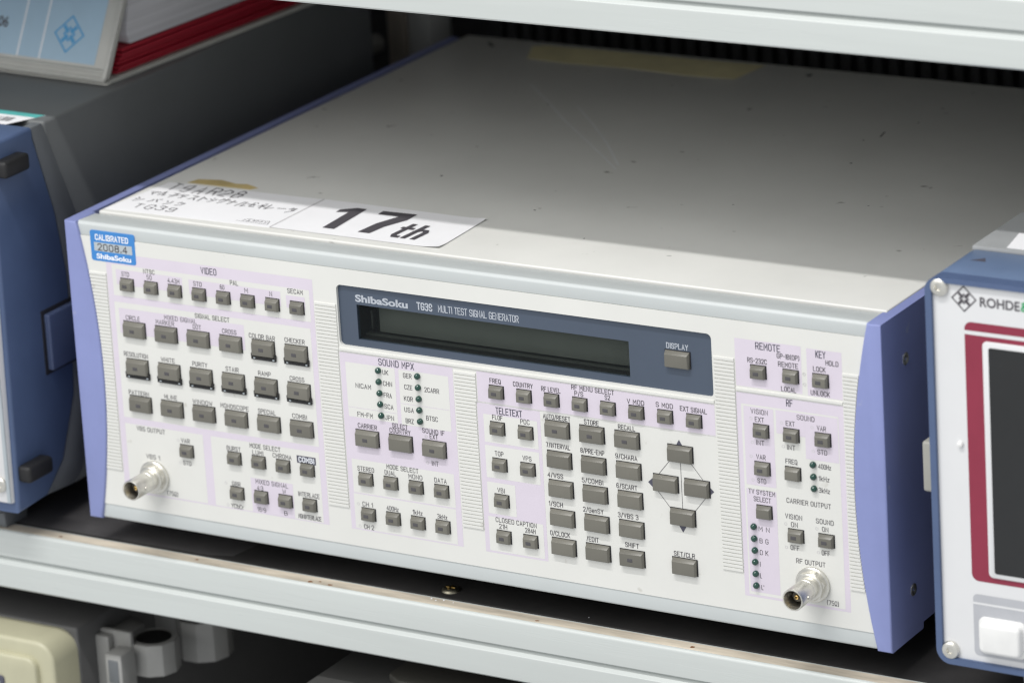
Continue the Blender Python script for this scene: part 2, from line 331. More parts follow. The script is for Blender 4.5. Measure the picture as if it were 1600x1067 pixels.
def holed_plate(mb, outer, holes, y0, y1):
    """flat plate in a front plane with openings, from y0 (front) to y1 (back)"""
    cu = bpy.data.curves.new('plate', 'CURVE'); cu.dimensions = '2D'; cu.fill_mode = 'BOTH'; cu.extrude = (y1-y0)/2
    for lp in [outer]+holes:
        sp = cu.splines.new('POLY'); sp.points.add(len(lp)-1); sp.use_cyclic_u = True
        for i, (u, v) in enumerate(lp): sp.points[i].co = (u, v, 0, 1)
    o = bpy.data.objects.new('plate', cu); C.objects.link(o)
    dg = bpy.context.evaluated_depsgraph_get(); me = bpy.data.meshes.new_from_object(o.evaluated_get(dg))
    vs = [mb.bm.verts.new((v.co.x, (y0+y1)/2-v.co.z, v.co.y)) for v in me.vertices]; fs = []
    for p in me.polygons:
        try: fs.append(mb.bm.faces.new([vs[i] for i in p.vertices]))
        except ValueError: pass
    bmesh.ops.remove_doubles(mb.bm, verts=vs, dist=1e-4)
    bmesh.ops.recalc_face_normals(mb.bm, faces=[f for f in fs if f.is_valid])
    bpy.data.objects.remove(o); bpy.data.curves.remove(cu); bpy.data.meshes.remove(me)
LEGENDS = [
 ('VIDEO',76.8,85.7,133.5,2.9),('STD',30.6,35.0,126.4,2.2),('NTSC',43.5,50.0,129.2,2.2),('50',45.2,48.1,126.4,2.2),('4.43M',57.2,64.1,126.3,2.2),
 ('STD',72.0,76.8,126.4,2.2),('PAL',93.0,97.6,129.4,2.2),('60',87.1,89.6,126.5,2.2),('M',100.9,102.9,126.4,2.2),('N',114.9,116.4,126.4,2.2),
 ('SECAM',125.1,133.6,129.2,2.2),('SIGNAL SELECT',71.4,91.0,110.6,2.2),('CIRCLE',31.0,39.2,104.8,2.2),('MIXED SIGNAL',53.5,72.1,107.6,2.2),
 ('MARKER',48.4,59.0,104.8,2.2),('DOT',69.7,74.4,104.9,2.2),('CROSS',86.4,94.5,104.9,2.2),('COLOR BAR',101.5,116.1,104.6,2.2),
 ('CHECKER',121.5,132.6,104.9,2.2),('RESOLUTION',28.1,42.1,86.4,2.2),('WHITE',49.6,57.6,86.2,2.2),('PURITY',67.7,76.2,86.4,2.2),
 ('STAIR',86.7,94.1,86.3,2.2),('RAMP',105.1,112.2,86.5,2.2),('CROSS',122.8,130.9,86.2,2.2),('PATTERN',29.0,40.8,67.2,2.2),('HLINE',49.8,57.2,67.6,2.2),
 ('WINDOW',66.1,77.4,67.4,2.2),('MONOSCOPE',82.1,98.1,67.6,2.2),('SPECIAL',103.4,113.4,67.6,2.2),('COMBI',122.7,130.8,67.8,2.2),
 ('VBS OUTPUT',31.9,48.4,49.3,2.2),('VAR',57.5,62.5,46.6,2.2),('STD',57.7,62.4,35.4,2.2),('VBS 1',36.2,44.1,35.7,2.2),('(75%)',46.8,53.1,18.5,2.2),
 ('BURST',83.7,91.6,46.5,2.2),('MODE SELECT',97.0,114.4,49.6,2.2),('LUMI',98.3,104.5,46.4,2.2),('CHROMA',109.8,120.4,46.5,2.2),
 ('GBR',85.2,90.0,28.8,2.2),('YCbCr',83.8,90.9,17.5,2.2),('MIXED SIGNAL',98.8,117.3,31.9,2.2),('4:3',99.4,102.9,28.7,2.2),('W',113.8,115.8,28.9,2.2),
 ('16:9',98.7,103.6,17.9,2.2),('B',113.9,115.8,18.1,2.2),('INTERLACE',122.7,134.7,29.2,2.2),('NONINTERLACE',121.9,134.8,18.0,2.2),
 ('SOUND MPX',172.7,191.9,100.7,2.9),('UK',174.6,177.7,95.8,2.2),('CHN',174.5,179.4,90.4,2.2),('FRA',174.4,178.8,84.8,2.2),
 ('SCA',174.4,179.3,79.3,2.2),('JPN',174.3,179.2,73.9,2.2),('NICAM',159.3,167.7,87.5,2.2),('FM-FM',159.2,167.6,73.5,2.2),('GER',185.7,190.3,95.7,2.2),
 ('CZE',186.0,190.3,90.2,2.2),('KOR',185.4,190.2,84.6,2.2),('USA',185.2,190.3,79.2,2.2),('BRZ',185.5,189.9,73.8,2.2),('2CARR',196.8,204.7,90.3,2.2),
 ('BTSC',196.8,203.0,76.6,2.2),('FREQ',232.1,238.0,99.3,2.2),('COUNTRY',244.4,254.7,99.3,2.2),('RF LEVEL',259.1,269.1,99.0,2.2),
 ('TELETEXT',234.3,248.2,85.3,2.9),('FLOF',232.3,237.8,81.9,2.2),('PDC',247.1,251.9,81.8,2.2),('AUTO/RESET',259.2,273.3,86.1,2.2),
 ('CARRIER',159.0,169.4,68.0,2.2),('SELECT',177.9,186.3,70.5,2.2),('COUNTRY',176.3,187.7,68.0,2.2),('SOUND IF',194.2,206.2,70.3,2.2),
 ('EXT',198.0,202.4,67.9,2.2),('INT',198.1,201.8,54.9,2.2),('STEREO',157.1,166.2,46.7,2.2),('MODE SELECT',173.2,190.6,49.8,2.2),
 ('DUAL',172.0,178.2,46.8,2.2),('MONO',185.0,192.5,46.8,2.2),('DATA',199.0,205.6,46.9,2.2),('CH 1',158.5,164.2,29.3,2.2),
 ('400Hz',171.7,178.3,29.2,2.2),('1kHz',185.9,191.3,29.3,2.2),('3kHz',199.3,204.7,29.2,2.2),('CH 2',158.5,164.0,18.1,2.2),('TOP',232.5,237.1,64.5,2.2),
 ('VPS',247.1,251.8,64.3,2.2),('VBI',232.7,236.6,46.8,2.2),('CLOSED CAPTION',230.8,252.4,32.3,2.2),('21H',232.4,236.7,29.3,2.2),
 ('284H',246.2,251.7,29.4,2.2),('7/INTERVAL',259.9,272.4,72.5,2.2),('4/WSS',259.8,267.9,58.2,2.2),('1/SCH',259.5,266.9,44.4,2.2),
 ('0/CLOCK',259.4,269.8,30.2,2.2),('RF MENU SELECT',274.8,296.7,101.8,2.2),('P/S',276.3,280.8,99.0,2.2),('S2',291.8,294.5,99.1,2.2),
 ('V MOD',303.1,311.8,98.9,2.2),('S MOD',317.7,326.3,99.3,2.2),('EXT SIGNAL',329.8,343.2,99.1,2.2),('STORE',280.4,288.0,86.2,2.2),
 ('RECALL',297.8,306.5,86.2,2.2),('8/PRE-EMP',277.7,290.0,72.3,2.2),('9/CHARA',295.6,306.8,72.2,2.2),('5/COMBI',277.6,288.6,58.2,2.2),
 ('6/SCART',295.4,306.0,58.1,2.2),('2/GenSY',277.4,287.9,44.2,2.2),('3/VBS 3',295.3,305.8,44.2,2.2),('/EDIT',278.3,284.6,30.2,2.2),
 ('SHIFT',298.3,305.3,30.4,2.2),('SET/CLR',323.1,333.7,30.0,2.2),('REMOTE',368.7,380.8,133.0,2.9),('RS-232C',364.5,374.0,126.0,2.2),
 ('GP-IB(OP)',379.0,389.9,129.7,2.2),('REMOTE',379.5,389.2,126.0,2.2),('LOCAL',380.5,387.8,114.8,2.2),('KEY',397.8,402.6,132.8,2.9),
 ('HOLD',402.5,408.7,129.4,2.2),('LOCK',396.4,402.4,126.0,2.2),('UNLOCK',394.8,404.0,115.0,2.2),('RF',382.6,385.8,108.7,2.9),
 ('VISION',365.0,373.4,102.6,2.2),('EXT',366.9,371.4,99.0,2.2),('INT',367.0,371.1,88.3,2.2),('SOUND',387.5,396.1,102.7,2.2),
 ('EXT',382.0,386.4,99.2,2.2),('INT',382.1,386.2,88.2,2.2),('VAR',397.1,401.5,99.0,2.2),('STD',396.9,401.6,88.1,2.2),('VAR',366.8,371.4,81.7,2.2),
 ('FREQ',381.1,386.9,81.7,2.2),('400Hz',397.0,403.2,81.5,2.2),('STD',366.9,371.2,70.6,2.2),('1kHz',396.9,402.2,75.9,2.2),('3kHz',396.8,402.2,70.5,2.2),
 ('TV SYSTEM',362.2,375.3,65.2,2.2),('SELECT',364.6,373.1,61.9,2.2),('M N',366.4,371.8,48.1,2.2),('B G',366.6,371.0,42.5,2.2),
 ('D K',366.5,370.7,37.0,2.2),('I',366.2,366.8,31.4,2.2),('L',366.1,367.0,26.0,2.2),("L'",366.5,367.9,20.5,2.2),
 ('CARRIER OUTPUT',380.8,402.4,63.5,2.2),('VISION',379.8,388.1,56.1,2.2),('ON',382.5,385.8,52.5,2.2),('OFF',381.8,386.2,41.7,2.2),
 ('SOUND',394.8,403.4,56.0,2.2),('ON',397.6,400.7,52.5,2.2),('OFF',397.0,401.1,41.5,2.2),('RF OUTPUT',384.3,398.6,35.9,2.2),
 ('(75%)',398.6,404.4,18.6,2.2),]
RINGS = [(55.8, 46.3), (56.0, 35.2), (81.7, 28.7), (81.9, 17.6), (196.0, 67.6), (195.9, 54.8), (156.2, 29.0), (156.4, 18.1), (365.0, 99.2), (365.2, 88.1), (380.0, 99.1), (380.3, 88.3), (394.7, 99.0), (394.9, 88.1), (364.3, 81.6), (364.7, 70.6), (379.9, 52.4), (379.8, 41.5), (395.1, 52.4), (395.4, 41.4), (391.9, 122.9), (392.0, 118.2)]
# ================================================================== SETTING: back wall and shelving rack
H, W, D = 150.0, 430.0, 358.0
wl = MB().box(-1500, 2200, 470, 480, -900, 1200).build('wall', M['wall'], None)
wl['kind'] = 'structure'

rack = thing('shelving_rack', 'grey metal shelving rack with pale aluminium front rails, carrying all the instruments', 'shelving', (200, 0, -14))
def rail(dz):
    pts = [(0.0, -14), (-2.2, -14)]+[(-2.2-1.8*math.sin(math.radians(a)), -15.8+1.8*math.cos(math.radians(a))) for a in (15, 30, 45, 60, 75, 90)]+[ (-4.0, -27.3), (-3.7, -27.7), (-1.6, -28.1), (-1.5, -28.7), (-3.6, -30.8), (-4.1, -31.2), (-4.35, -31.6), (-4.4, -32.1), (-4.0, -43.6), (-3.1, -44.5), (0.5, -44.5), (0.5, -17.5), (5.5, -17.5), (5.5, -14)]
    m = MB(); m.prism([(y, z+dz) for y, z in pts], 'x', -900, 1300); return m.build('front_rail', M['alu'], rack, sharp=18)
UP = 313.4
rail(0); rail(UP)
m = MB(); m.box(-900, 1300, -2.4, 4.6, -13.98, -13.93)
m.build('worn_edge', M['aluworn'], rack)
m = MB(); m.box(-900, 1300, 5.6, 455, -19, -14.0, bev=0.6)
board = m.build('shelf_board', M['board'], rack)
m = MB(); m.prism([(-150, 9), (-60, 7.5), (62, 8.2), (74, 12), (77, 30), (70, 120), (-150, 118)], 'z', -13.98, -13.9)
m.build('worn_patch', M['greymat'], board)
m = MB(); m.box(-900, 1300, 0.6, 455, UP-20, UP-14.5, bev=0.4); m.build('shelf_board', M['boardtop'], rack)
m = MB(); m.box(-900, 1300, 0.6, 455, -226, -220, bev=0.4); m.build('shelf_board', M['boardtop'], rack)
rail(-206)
# Phillips screw in the lower shelf
m = MB(); m.lathe([(4.6, -14.0), (4.4, -13.2), (3.2, -12.5), (0.01, -12.2)], 194.2, 15.5, axis='z', cap=False, n=28)
sc = m.build('screw', M['oldzinc'], rack, sharp=60)
q = MB()
for x, y, r in ((126.5, -1.2, 1.3), (137.5, -1.0, 1.0), (131, 0.6, .6), (60, 1, .8), (250, -.6, .7), (330, .5, 1.1), (-20, 0.2, .9)):
    q.poly([(x+1.6*r*random.uniform(.5, 1.2)*math.cos(a), y+r*random.uniform(.5, 1.2)*math.sin(a), -13.9) for a in [i*.785 for i in range(8)]])
q.build('rust_spots', mat('rust_brown', (0.20, 0.085, 0.03), 0.8), rack, smooth=False)
q = MB()
for x, y, r in ((191, 3.2, .45), (194, 2.2, .35), (197.5, 3.6, .4), (203, 2.9, .3), (270, 12, .25)):
    q.lathe([(r, -13.95), (r*.8, -13.95+r*.6), (.02, -13.95+r*.8)], x, y, axis='z', cap=False, n=7)
q.build('dust_crumbs', M['calwhite'], rack, smooth=False)
m = MB(); m.box(191.8, 196.6, 15.05, 15.95, -12.35, -12.12); m.box(193.75, 194.65, 13.1, 17.9, -12.36, -12.10)
m.build('cross_slot', M['brass'], sc)
m = MB(); m.box(-73, -61.8, 400, 416, -220, 560, bev=1); m.build('upright_post', M['post'], rack)
m = MB(); m.box(-60.8, -46, 402, 425, -220, 560, bev=1); m.build('upright_post', M['lightpost'], rack)
m = MB(); m.box(1150, 1162, 402, 440, -220, 560, bev=1); m.build('upright_post', M['post'], rack)
m = MB()
for i in range(60): m.box(-30+i*9.5, -30+i*9.5+5.0, 444, 450, -14, 290)
m.build('slotted_back_panel', mat('slotted_black_panel', (0.035, 0.036, 0.038), 0.6), rack)
m = MB(); m.lathe([(0.1, 392), (4, 392.4), (5.4, 395), (5.4, 400), (4, 402)], -80.5, 127, n=24); m.build('cable_clip', M['drum'], rack)

# ================================================================== THE SIGNAL GENERATOR
gen = thing('signal_generator', 'off-white signal generator with lavender-blue sides, many grey buttons and a 17th paper on top', 'signal generator', (215, 180, -14))
def arc(z): return 15.4-8.4*((z-74)/75.0)**2
zs = [H*i/24 for i in range(25)]
def ear_left(mirror):
    f = (lambda x: W-x) if mirror else (lambda x: x)
    ear = [(f(arc(z)), z) for z in zs]
    out = [(f(0.0), H), (f(0.0), 0.0)] if not mirror else [(f(0.0), H), (f(0.0), 0.0)]
    m = MB(); pts = ear+out
    m.prism(pts, 'y', -1.2, 15.0, bev=0.9, seg=3, bevsel=lambda e: all(v.co.y < -1.0 for v in e.verts))
    a, b = sorted((f(0.0), f(5.0)))
    m.prism([(15.0, 0), (30.0, 0), (30.5, 3.0), (D-14, 3.0), (D, 9), (D, H-6), (D-7, H), (15.0, H)], 'x', a, b)
    return m.build('side_panel', M['purple'], gen)
sp_l = ear_left(False); sp_r = ear_left(True)
for z in (127.8, 21.4):
    m = MB(); m.lathe([(2.9, W-0.2), (2.9, W+0.15), (2.3, W+0.5), (0.9, W+0.25), (0.01, W-0.5)], 21.5, z, axis='x', cap=False, n=24)
    m.build('screw', M['nickel'], sp_r)
m = MB(); m.box(5.2, W-5.2, 16.5, D-3, 2, H-2.6, bev=0.5); m.build('chassis', M['black'], gen)
m = MB(); m.box(7.6, W-5.4, 16.6, D-1.5, H-2.3, H+0.35, bev=0.7, seg=3); cover = m.build('top_cover', M['cover'], gen)
for x in (40, 390):
    for y in (45, 320):
        m = MB(); m.lathe([(9, -14), (10, -13), (10, -1), (9, 2)], x, y, axis='z'); m.build('foot', M['rubber'], gen)
# bezel strips, top and bottom
def bez(z0, z1, top):
    m = MB(); L0, L1 = arc((z0+z1)/2)-4, W-arc((z0+z1)/2)+4
    pts = [(0.35, z0), (0.35, z1-1.2), (1.5, z1), (15.3, z1-0.6), (15.3, z0)] if top else [(0.35, z1), (0.35, z0+0.9), (1.3, z0), (15.3, z0), (15.3, z1)]
    m.prism(pts, 'x', L0, L1, bev=0.5, seg=3, bevsel=lambda e: abs(e.verts[0].co.x-e.verts[1].co.x) > 50)
    return m.build('bezel_strip', M['bezel'], gen, sharp=60)
bez(143.2, H, True); bez(0.0, 7.8, False)
# the front panel, one plate with the display opening
inner = [(arc(z)-0.6, z) for z in [7.8+(143.2-7.8)*i/20 for i in range(21)]]
outer = inner[::-1]+[(W-x, z) for x, z in inner]
fm = MB(); holed_plate(fm, outer, [rrect(152.2, 347.0, 106.2, 135.5, 2.4)], 0.0, 3.0)
front = fm.build('front_panel', M['white'], gen, smooth=False)
P0 = pmap(0.0)
# printed zones
def zone_print(name, r, k, mt):
    q = MB(); rect(q, *r, P0, k); q.build(name, mt, front, smooth=False)
A1, A2, A3 = 0.03, 0.06, 0.09
for r in [(22.0, 139.2, 15.9, 136.2), (151.6, 212.6, 16.2, 102.9), (225.3, 347.1, 88.6, 103.0), (224.6, 257.6, 15.9, 87.9), (358.5, 390.8, 113.6, 135.3), (393.4, 410.3, 113.4, 134.9), (358.2, 410.2, 15.6, 110.6)]:
    zone_print('tinted_zone_print', r, A1, M['lav'])
for r in [(25.2, 137.1, 115.3, 130.7), (25.0, 136.4, 54.2, 112.1), (25.2, 70.3, 16.6, 51.1), (74.9, 136.0, 16.4, 51.2),
          (154.4, 181.2, 71.9, 98.4), (183.3, 210.0, 71.7, 98.3), (154.2, 209.7, 34.6, 51.1), (154.0, 209.6, 16.8, 34.0),
          (227.6, 255.9, 69.5, 82.9), (227.5, 255.9, 52.4, 68.0), (227.4, 242.2, 35.0, 50.3), (226.9, 255.9, 16.8, 33.5), (360.4, 407.6, 16.7, 105.5)]:
    zone_print('white_zone_print', r, A2, M['white'])
for r in [(27.4, 65.6, 121.0, 128.5), (69.3, 121.0, 121.0, 128.2), (124.0, 134.4, 121.0, 127.0), (27.2, 98.9, 96.8, 109.2), (96.1, 119.9, 16.4, 33.4),
          (361.5, 376.1, 68.3, 104.6), (361.2, 375.9, 18.1, 66.4), (377.3, 391.2, 94.0, 104.7), (391.25, 407.2, 84.1, 104.7)]:
    zone_print('tinted_zone_print', r, A3, M['lav'])
for z, a, b in ((76.6, 154.6, 181.0), (82.0, 183.6, 209.8)): zone_print('divider_line', (a, b, z-0.12, z+0.12), A3, M['lav'])
# lettering
tm = MB()
HEAD = ('VIDEO', 'SOUND MPX', 'TELETEXT')
for s, x0, x1, z, h in LEGENDS:
    k = 0.13
    if h > 2.5:
        tb = MB(); text(tb, s, x0, x1, z, 2.9, P0, t=0.36, k=k); tb.build('printed_heading', M['ink_blue'], front, smooth=False)
    else: text(tm, s, x0, x1, z+0.08, 2.05, P0, t=0.28, k=k)
for x, z in RINGS:
    q = MB(); ring(q, x, z, 0.62, P0, 0.12, t=0.2); q.build('printed_ring', M['ink_ring'], front, smooth=False)
zone_print('dark_label_field', (123.4, 134.0, 44.7, 48.4), 0.12, M['ink_blue'])
# arrows and the lines joining the cursor keys
AX, AZ = 328.6, 62.0
UPc, LFc, RTc, DNc = (330.4, 78.7), (322.4, 63.7), (338.1, 63.6), (330.2, 48.9)
for tri in [[(326.3, 80.5), (330.7, 80.5), (328.5, 84.2)], [(315.8, 58.4), (315.8, 65.8), (311.8, 62.1)], [(341.0, 58.4), (341.0, 65.8), (345.0, 62.1)], [(326.0, 44.6), (330.8, 44.6), (328.4, 40.6)]]:
    q = MB(); q.poly([P0(u, v, 0.12) for u, v in tri]); q.build('arrow_mark', M['ink_blue'], front, smooth=False)
for a, b in [((326.5, 77.6), (315.2, 64.0)), ((330.9, 77.6), (342.0, 64.0)), ((315.2, 60.2), (326.5, 46.6)), ((342.0, 60.2), (330.9, 46.6)), ((328.7, 77), (328.7, 48))]:
    q = MB(); strip(q, [a, b], 0.2, P0, 0.115); q.build('joining_line', M['ink'], front, smooth=False)
zone_print('divider_line', (223.5, 347.0, 88.16, 88.40), 0.10, M['ink_ring'])
tm.build('printed_lettering', M['ink'], front, smooth=False)
m = MB(); text(m, 'COMBI', 124.4, 133.1, 46.55, 2.2, P0, t=0.4, k=0.16); m.build('printed_lettering', M['calwhite'], front, smooth=False)
# ribbed strips between the zones
m = MB(); pitch = 1.72
def rib(x0, x1, zc):
    h0, h1, d = pitch*.40, pitch*.34, 0.55
    p = [(x0, 0, zc-h0), (x1, 0, zc-h0), (x1, -d, zc-h1), (x0, -d, zc-h1), (x0, -d, zc+h1), (x1, -d, zc+h1), (x1, 0, zc+h0), (x0, 0, zc+h0)]
    m.poly([p[0], p[1], p[2], p[3]]); m.poly([p[3], p[2], p[5], p[4]]); m.poly([p[4], p[5], p[6], p[7]])
    m.poly([p[0], p[3], p[4], p[7]]); m.poly([p[1], p[6], p[5], p[2]])
for i in range(58):
    z = 26.2+pitch*(i+.5)
    rib(arc(z)+0.3, 21.6, z); rib(W-19.6, W-arc(z)-0.3, z); rib(347.7, 357.9, z)
    rib(139.7, 151.1 if z < 103.5 else 151.5, z)
    if z < 102.4: rib(213.1, 224.2 if z < 88 else 224.8, z)
rib(151.7, 347.2, 104.4); rib(358.3, 410.2, 112.0)
m.build('ribbed_strip', M['white'], front, smooth=False)
# display: recessed navy plate, window, glass, display behind
m = MB(); holed_plate(m, [(150.5, 104.5), (348.7, 104.5), (348.7, 137.2), (150.5, 137.2)], [[(161.8, 109.6), (304.6, 109.6), (304.6, 126.4), (161.8, 126.4)]], 1.5, 3.6)
disp = m.build('display_surround', M['navy'], gen, smooth=False)
m = MB(); PN = pmap(1.5)
solid_text(m, 'ShibaSoku', 161.4, 189.8, 127.75, 131.3, PN, k=0.06, bold=0.035)
m.build('printed_lettering', M['ink_light'], disp, smooth=False); m = MB()
text(m, 'TG39', 194.6, 203.0, 129.75, 3.1, PN, t=0.62, k=0.06)
m.build('printed_lettering', M['ink_light'], disp, smooth=False); m = MB()
text(m, 'MULTI TEST SIGNAL GENERATOR', 206.0, 248.5, 129.8, 3.0, PN, t=0.42, k=0.06, gap=1.6)
m.build('printed_lettering', M['ink_light'], disp, smooth=False); m = MB()
text(m, 'DISPLAY', 323.6, 334.6, 127.1, 2.3, PN, t=0.42, k=0.06)
m.build('printed_lettering', M['ink_light'], disp, smooth=False)
m = MB(); m.box(160.5, 306, 12.2, 14, 108, 128); m.box(160.5, 161.75, 3.65, 12.2, 108, 128); m.box(304.65, 306, 3.65, 12.2, 108, 128)
m.box(161.75, 304.65, 3.65, 12.2, 126.45, 128); m.box(161.75, 304.65, 3.65, 12.2, 108, 109.55)
m.build('window_well', M['black'], disp)
m = MB(); m.box(168.5, 304.5, 9.5, 12.1, 111.5, 126.4, bev=0.3); m.build('display_glass', M['lcd'], disp)
m = MB(); m.box(161.9, 304.5, 7.2, 12.1, 109.6, 110.9, bev=0.25); m.box(164.2, 165.4, 8.8, 12.1, 112.6, 121.5, bev=0.4); m.build('display_frame', M['ledge'], disp)
m = MB(); m.box(161.9, 304.5, 2.2, 2.7, 109.7, 126.3); m.build('filter_window', M['glass'], disp)

# push buttons: one small and one large cap, then copies
def cap(w, h, d=2.1):
    m = MB(); b = m.bm
    def rg(x0, x1, z0, z1, y0, y1): return [b.verts.new((x0, y0, z0)), b.verts.new((x1, y0, z0)), b.verts.new((x1, y1, z1)), b.verts.new((x0, y1, z1))]
    R0 = rg(-w/2, w/2, -h/2, h/2, 1.0, 1.0); R1 = rg(-w/2+.05, w/2-.05, -h/2+.05, h/2-.05, -d+0.45, -d+1.85)
    R2 = rg(-w/2+.4, w/2-.6, -h/2+.4, h/2-1.45, -d+.03, -d)
    for A, B in ((R0, R1), (R1, R2)):
        for i in range(4): b.faces.new((A[i], A[(i+1) % 4], B[(i+1) % 4], B[i]))
    b.faces.new(R2); b.faces.new(R0[::-1])
    bmesh.ops.recalc_face_normals(b, faces=b.faces[:])
    bmesh.ops.bevel(b, geom=[e for e in b.edges if e.calc_face_angle(0) > 0.2 and any(v.co.y < 0 for v in e.verts)], offset=0.2, segments=3, profile=0.5, affect='EDGES', clamp_overlap=True)
    return m
SW, SH, LW, LH = 7.2, 5.9, 12.2, 7.6
small_cap = cap(SW, SH).build('push_button', M['button'], None, sharp=55)
large_cap = cap(LW, LH).build('push_button', M['button'], None, sharp=55)
def win_at(cp):
    m = MB(); m.box(-1.3, 1.3, -2.2, -1.8, -0.8, 0.8, bev=0.06); o = m.build('indicator_window', M['window'], cp); o.location = (-0.45*S, 0, -0.5*S); return o
def well_at(cp, w, h):
    m = MB(); rect(m, -w/2-.25, w/2+.5, -h/2-.12, h/2+.30, P0, 0.17); return m.build('button_opening', M['well'], cp, smooth=False)
win_s = win_at(small_cap); win_l = win_at(large_cap); well_s = well_at(small_cap, SW, SH); well_l = well_at(large_cap, LW, LH)
small, large, plain, plain_s = [], [], [], []
for i in range(8): small.append((34.9+13.77*i+0.2, 122.7))
small += [(62.0, 42.9)]+[(89.4+13.75*i, 43.2) for i in range(4)]+[(89.4+13.72*i, 25.7) for i in range(4)]
small += [(163.0+13.72*i, 43.2) for i in range(4)]+[(163.2+13.5*i, 25.8) for i in range(4)]
small += [(236.4, 78.1), (251.2, 78.1), (236.4, 60.6), (251.2, 60.6), (236.3, 43.2), (236.3, 25.7), (250.5, 25.7)]
small += [(236.9+14.47*i, 95.5) for i in range(8)]
small += [(370.7, 122.4), (386.4, 122.4), (400.8, 122.2), (370.8, 95.3), (385.6, 95.3), (400.8, 95.3), (370.6, 77.8), (385.8, 48.8), (400.7, 48.8)]
plain_s += [(385.6, 77.6), (370.7, 57.6)]
for r, z in enumerate((100.2, 81.6, 63.0)):
    for i in range(6): large.append((37.2+18.4*i, z))
large += [(165.5, 63.2), (201.8, 63.2), (267.9, 81.7), (285.8, 81.7), (303.7, 81.7), (303.3, 25.4)]
plain += [(183.7, 63.3), (330.6, 122.2), UPc, LFc, RTc, DNc, (330.0, 25.4)]
for r, z in enumerate((67.1, 53.2, 39.3)):
    for x in (268.1, 285.9, 303.8): plain.append((x, z))
plain += [(267.9, 25.4), (285.7, 25.4)]
go = origin_of(gen)
def place(src, x, z, kids, first):
    o = src if first else src.copy()
    if not first: C.objects.link(o)
    o.parent = gen; o.location = tuple((Vector((x+random.uniform(-.06, .06), 0, z+random.uniform(-.06, .06)))-go)*S)
    o.rotation_euler = (random.uniform(-.012, .012), random.uniform(-.010, .010), random.uniform(-.012, .012))
    for k in (kids if not first else []):
        w = k.copy(); C.objects.link(w); w.parent = o
    return o
def cap_spot(x, z, dz): return (x-(1.5 if x < 345 else 1.0), z+dz)
for lst, src, kids, dz in ((small, small_cap, [well_s, win_s], -1.3), (large, large_cap, [well_l, win_l], -1.05)):
    for i, (x, z) in enumerate(lst): place(src, *cap_spot(x, z, dz), kids, i == 0)
for lst, src, kids, dz in ((plain_s, small_cap, [well_s], -1.3), (plain, large_cap, [well_l], -0.95)):
    for x, z in lst:
        o = place(src, *cap_spot(x, z, dz), kids, False)
        if (x, z) == (330.6, 122.2): o.location.y += 1.5*S
# hinged dark brackets under eight of the signal buttons
for x, z in [(35.7+18.4*i, 99.15) for i in (4, 5)]+[(35.7+18.4*i, 80.55) for i in range(6)]:
    m = MB(); m.box(x-6.7, x+7.0, -1.3, -0.22, z-5.7, z-4.1, bev=0.2); m.box(x-6.7, x-6.25, -1.3, -0.22, z-4.1, z-2.6); m.box(x+6.5, x+7.0, -1.3, -0.22, z-4.1, z-2.6)
    br = m.build('legend_bracket', M['rubber'], gen)
    for u in (x-5.3, x+5.4):
        m = MB(); m.box(u, u+1.0, -1.42, -1.2, z-5.1, z-4.6); m.build('bracket_tab', M['calgrey'], br)
# indicator lamps (unlit green lenses)
lm = MB(); lm.lathe([(1.48, 0.5), (1.48, -0.8), (1.33, -1.3), (0.95, -1.7), (0.5, -1.9), (0.02, -1.97)], 0, 0, n=24, cap=False)
lamp = lm.build('indicator_lamp', M['green'], None, sharp=80)
lamps = [(172.45, 96.4-5.45*i) for i in range(5)]+[(193.6, 96.4-5.45*i) for i in range(5)]+[(394.7, 81.9-5.5*i) for i in range(3)]+[(364.2, 48.8-5.52*i) for i in range(6)]
for i, (x, z) in enumerate(lamps): place(lamp, x, z, [], i == 0)
# BNC sockets
def bnc(x, z):
    m = MB(); m.lathe([(8.0, -0.2), (8.1, -0.5), (8.1, -1.6), (7.7, -2.0), (5.9, -2.05), (5.9, -2.6)], x, z, n=48)
    m.lathe([(5.9, -2.5), (6.2, -2.9), (6.3, -4.6), (5.9, -5.0), (4.95, -5.1), (4.95, -8.4), (4.75, -8.6), (4.75, -9.2), (4.95, -9.4), (4.95, -20.0), (4.75, -20.3), (4.35, -20.3), (4.2, -20.0), (4.2, -8.0)], x, z, n=48, cap=False)
    for s in (-1, 1):
        m.lathe([(1.0, s*4.6), (1.0, s*6.1), (0.7, s*6.3), (0.01, s*6.3)], 0, 0, n=14, axis='x', cap=False)
        for v in m.bm.verts[-56:]: v.co = Vector((x+v.co.x*0.9, -14.8+v.co.y, z+v.co.z))
    b = m.build('output_socket', M['nickel'], gen, sharp=35)
    m = MB(); hexa = [(x+7.0*math.cos(math.radians(60*i+12)), z+7.0*math.sin(math.radians(60*i+12))) for i in range(6)]
    m.prism(hexa, 'y', -3.5, -1.0, bev=0.35); m.build('hex_nut', M['nickel'], b)
    m = MB(); m.lathe([(4.19, -9.0), (2.3, -9.0), (2.3, -15.5), (1.0, -15.5), (1.0, -9.0)], x, z, n=28, cap=False); m.build('insulator', M['bncin'], b)
    m = MB(); m.lathe([(0.9, -9), (0.9, -16.6), (0.5, -16.8), (0.5, -14)], x, z, n=16, cap=False); m.build('centre_pin', M['brass'], b)
bnc(40.6, 25.8); bnc(392.4, 26.2)
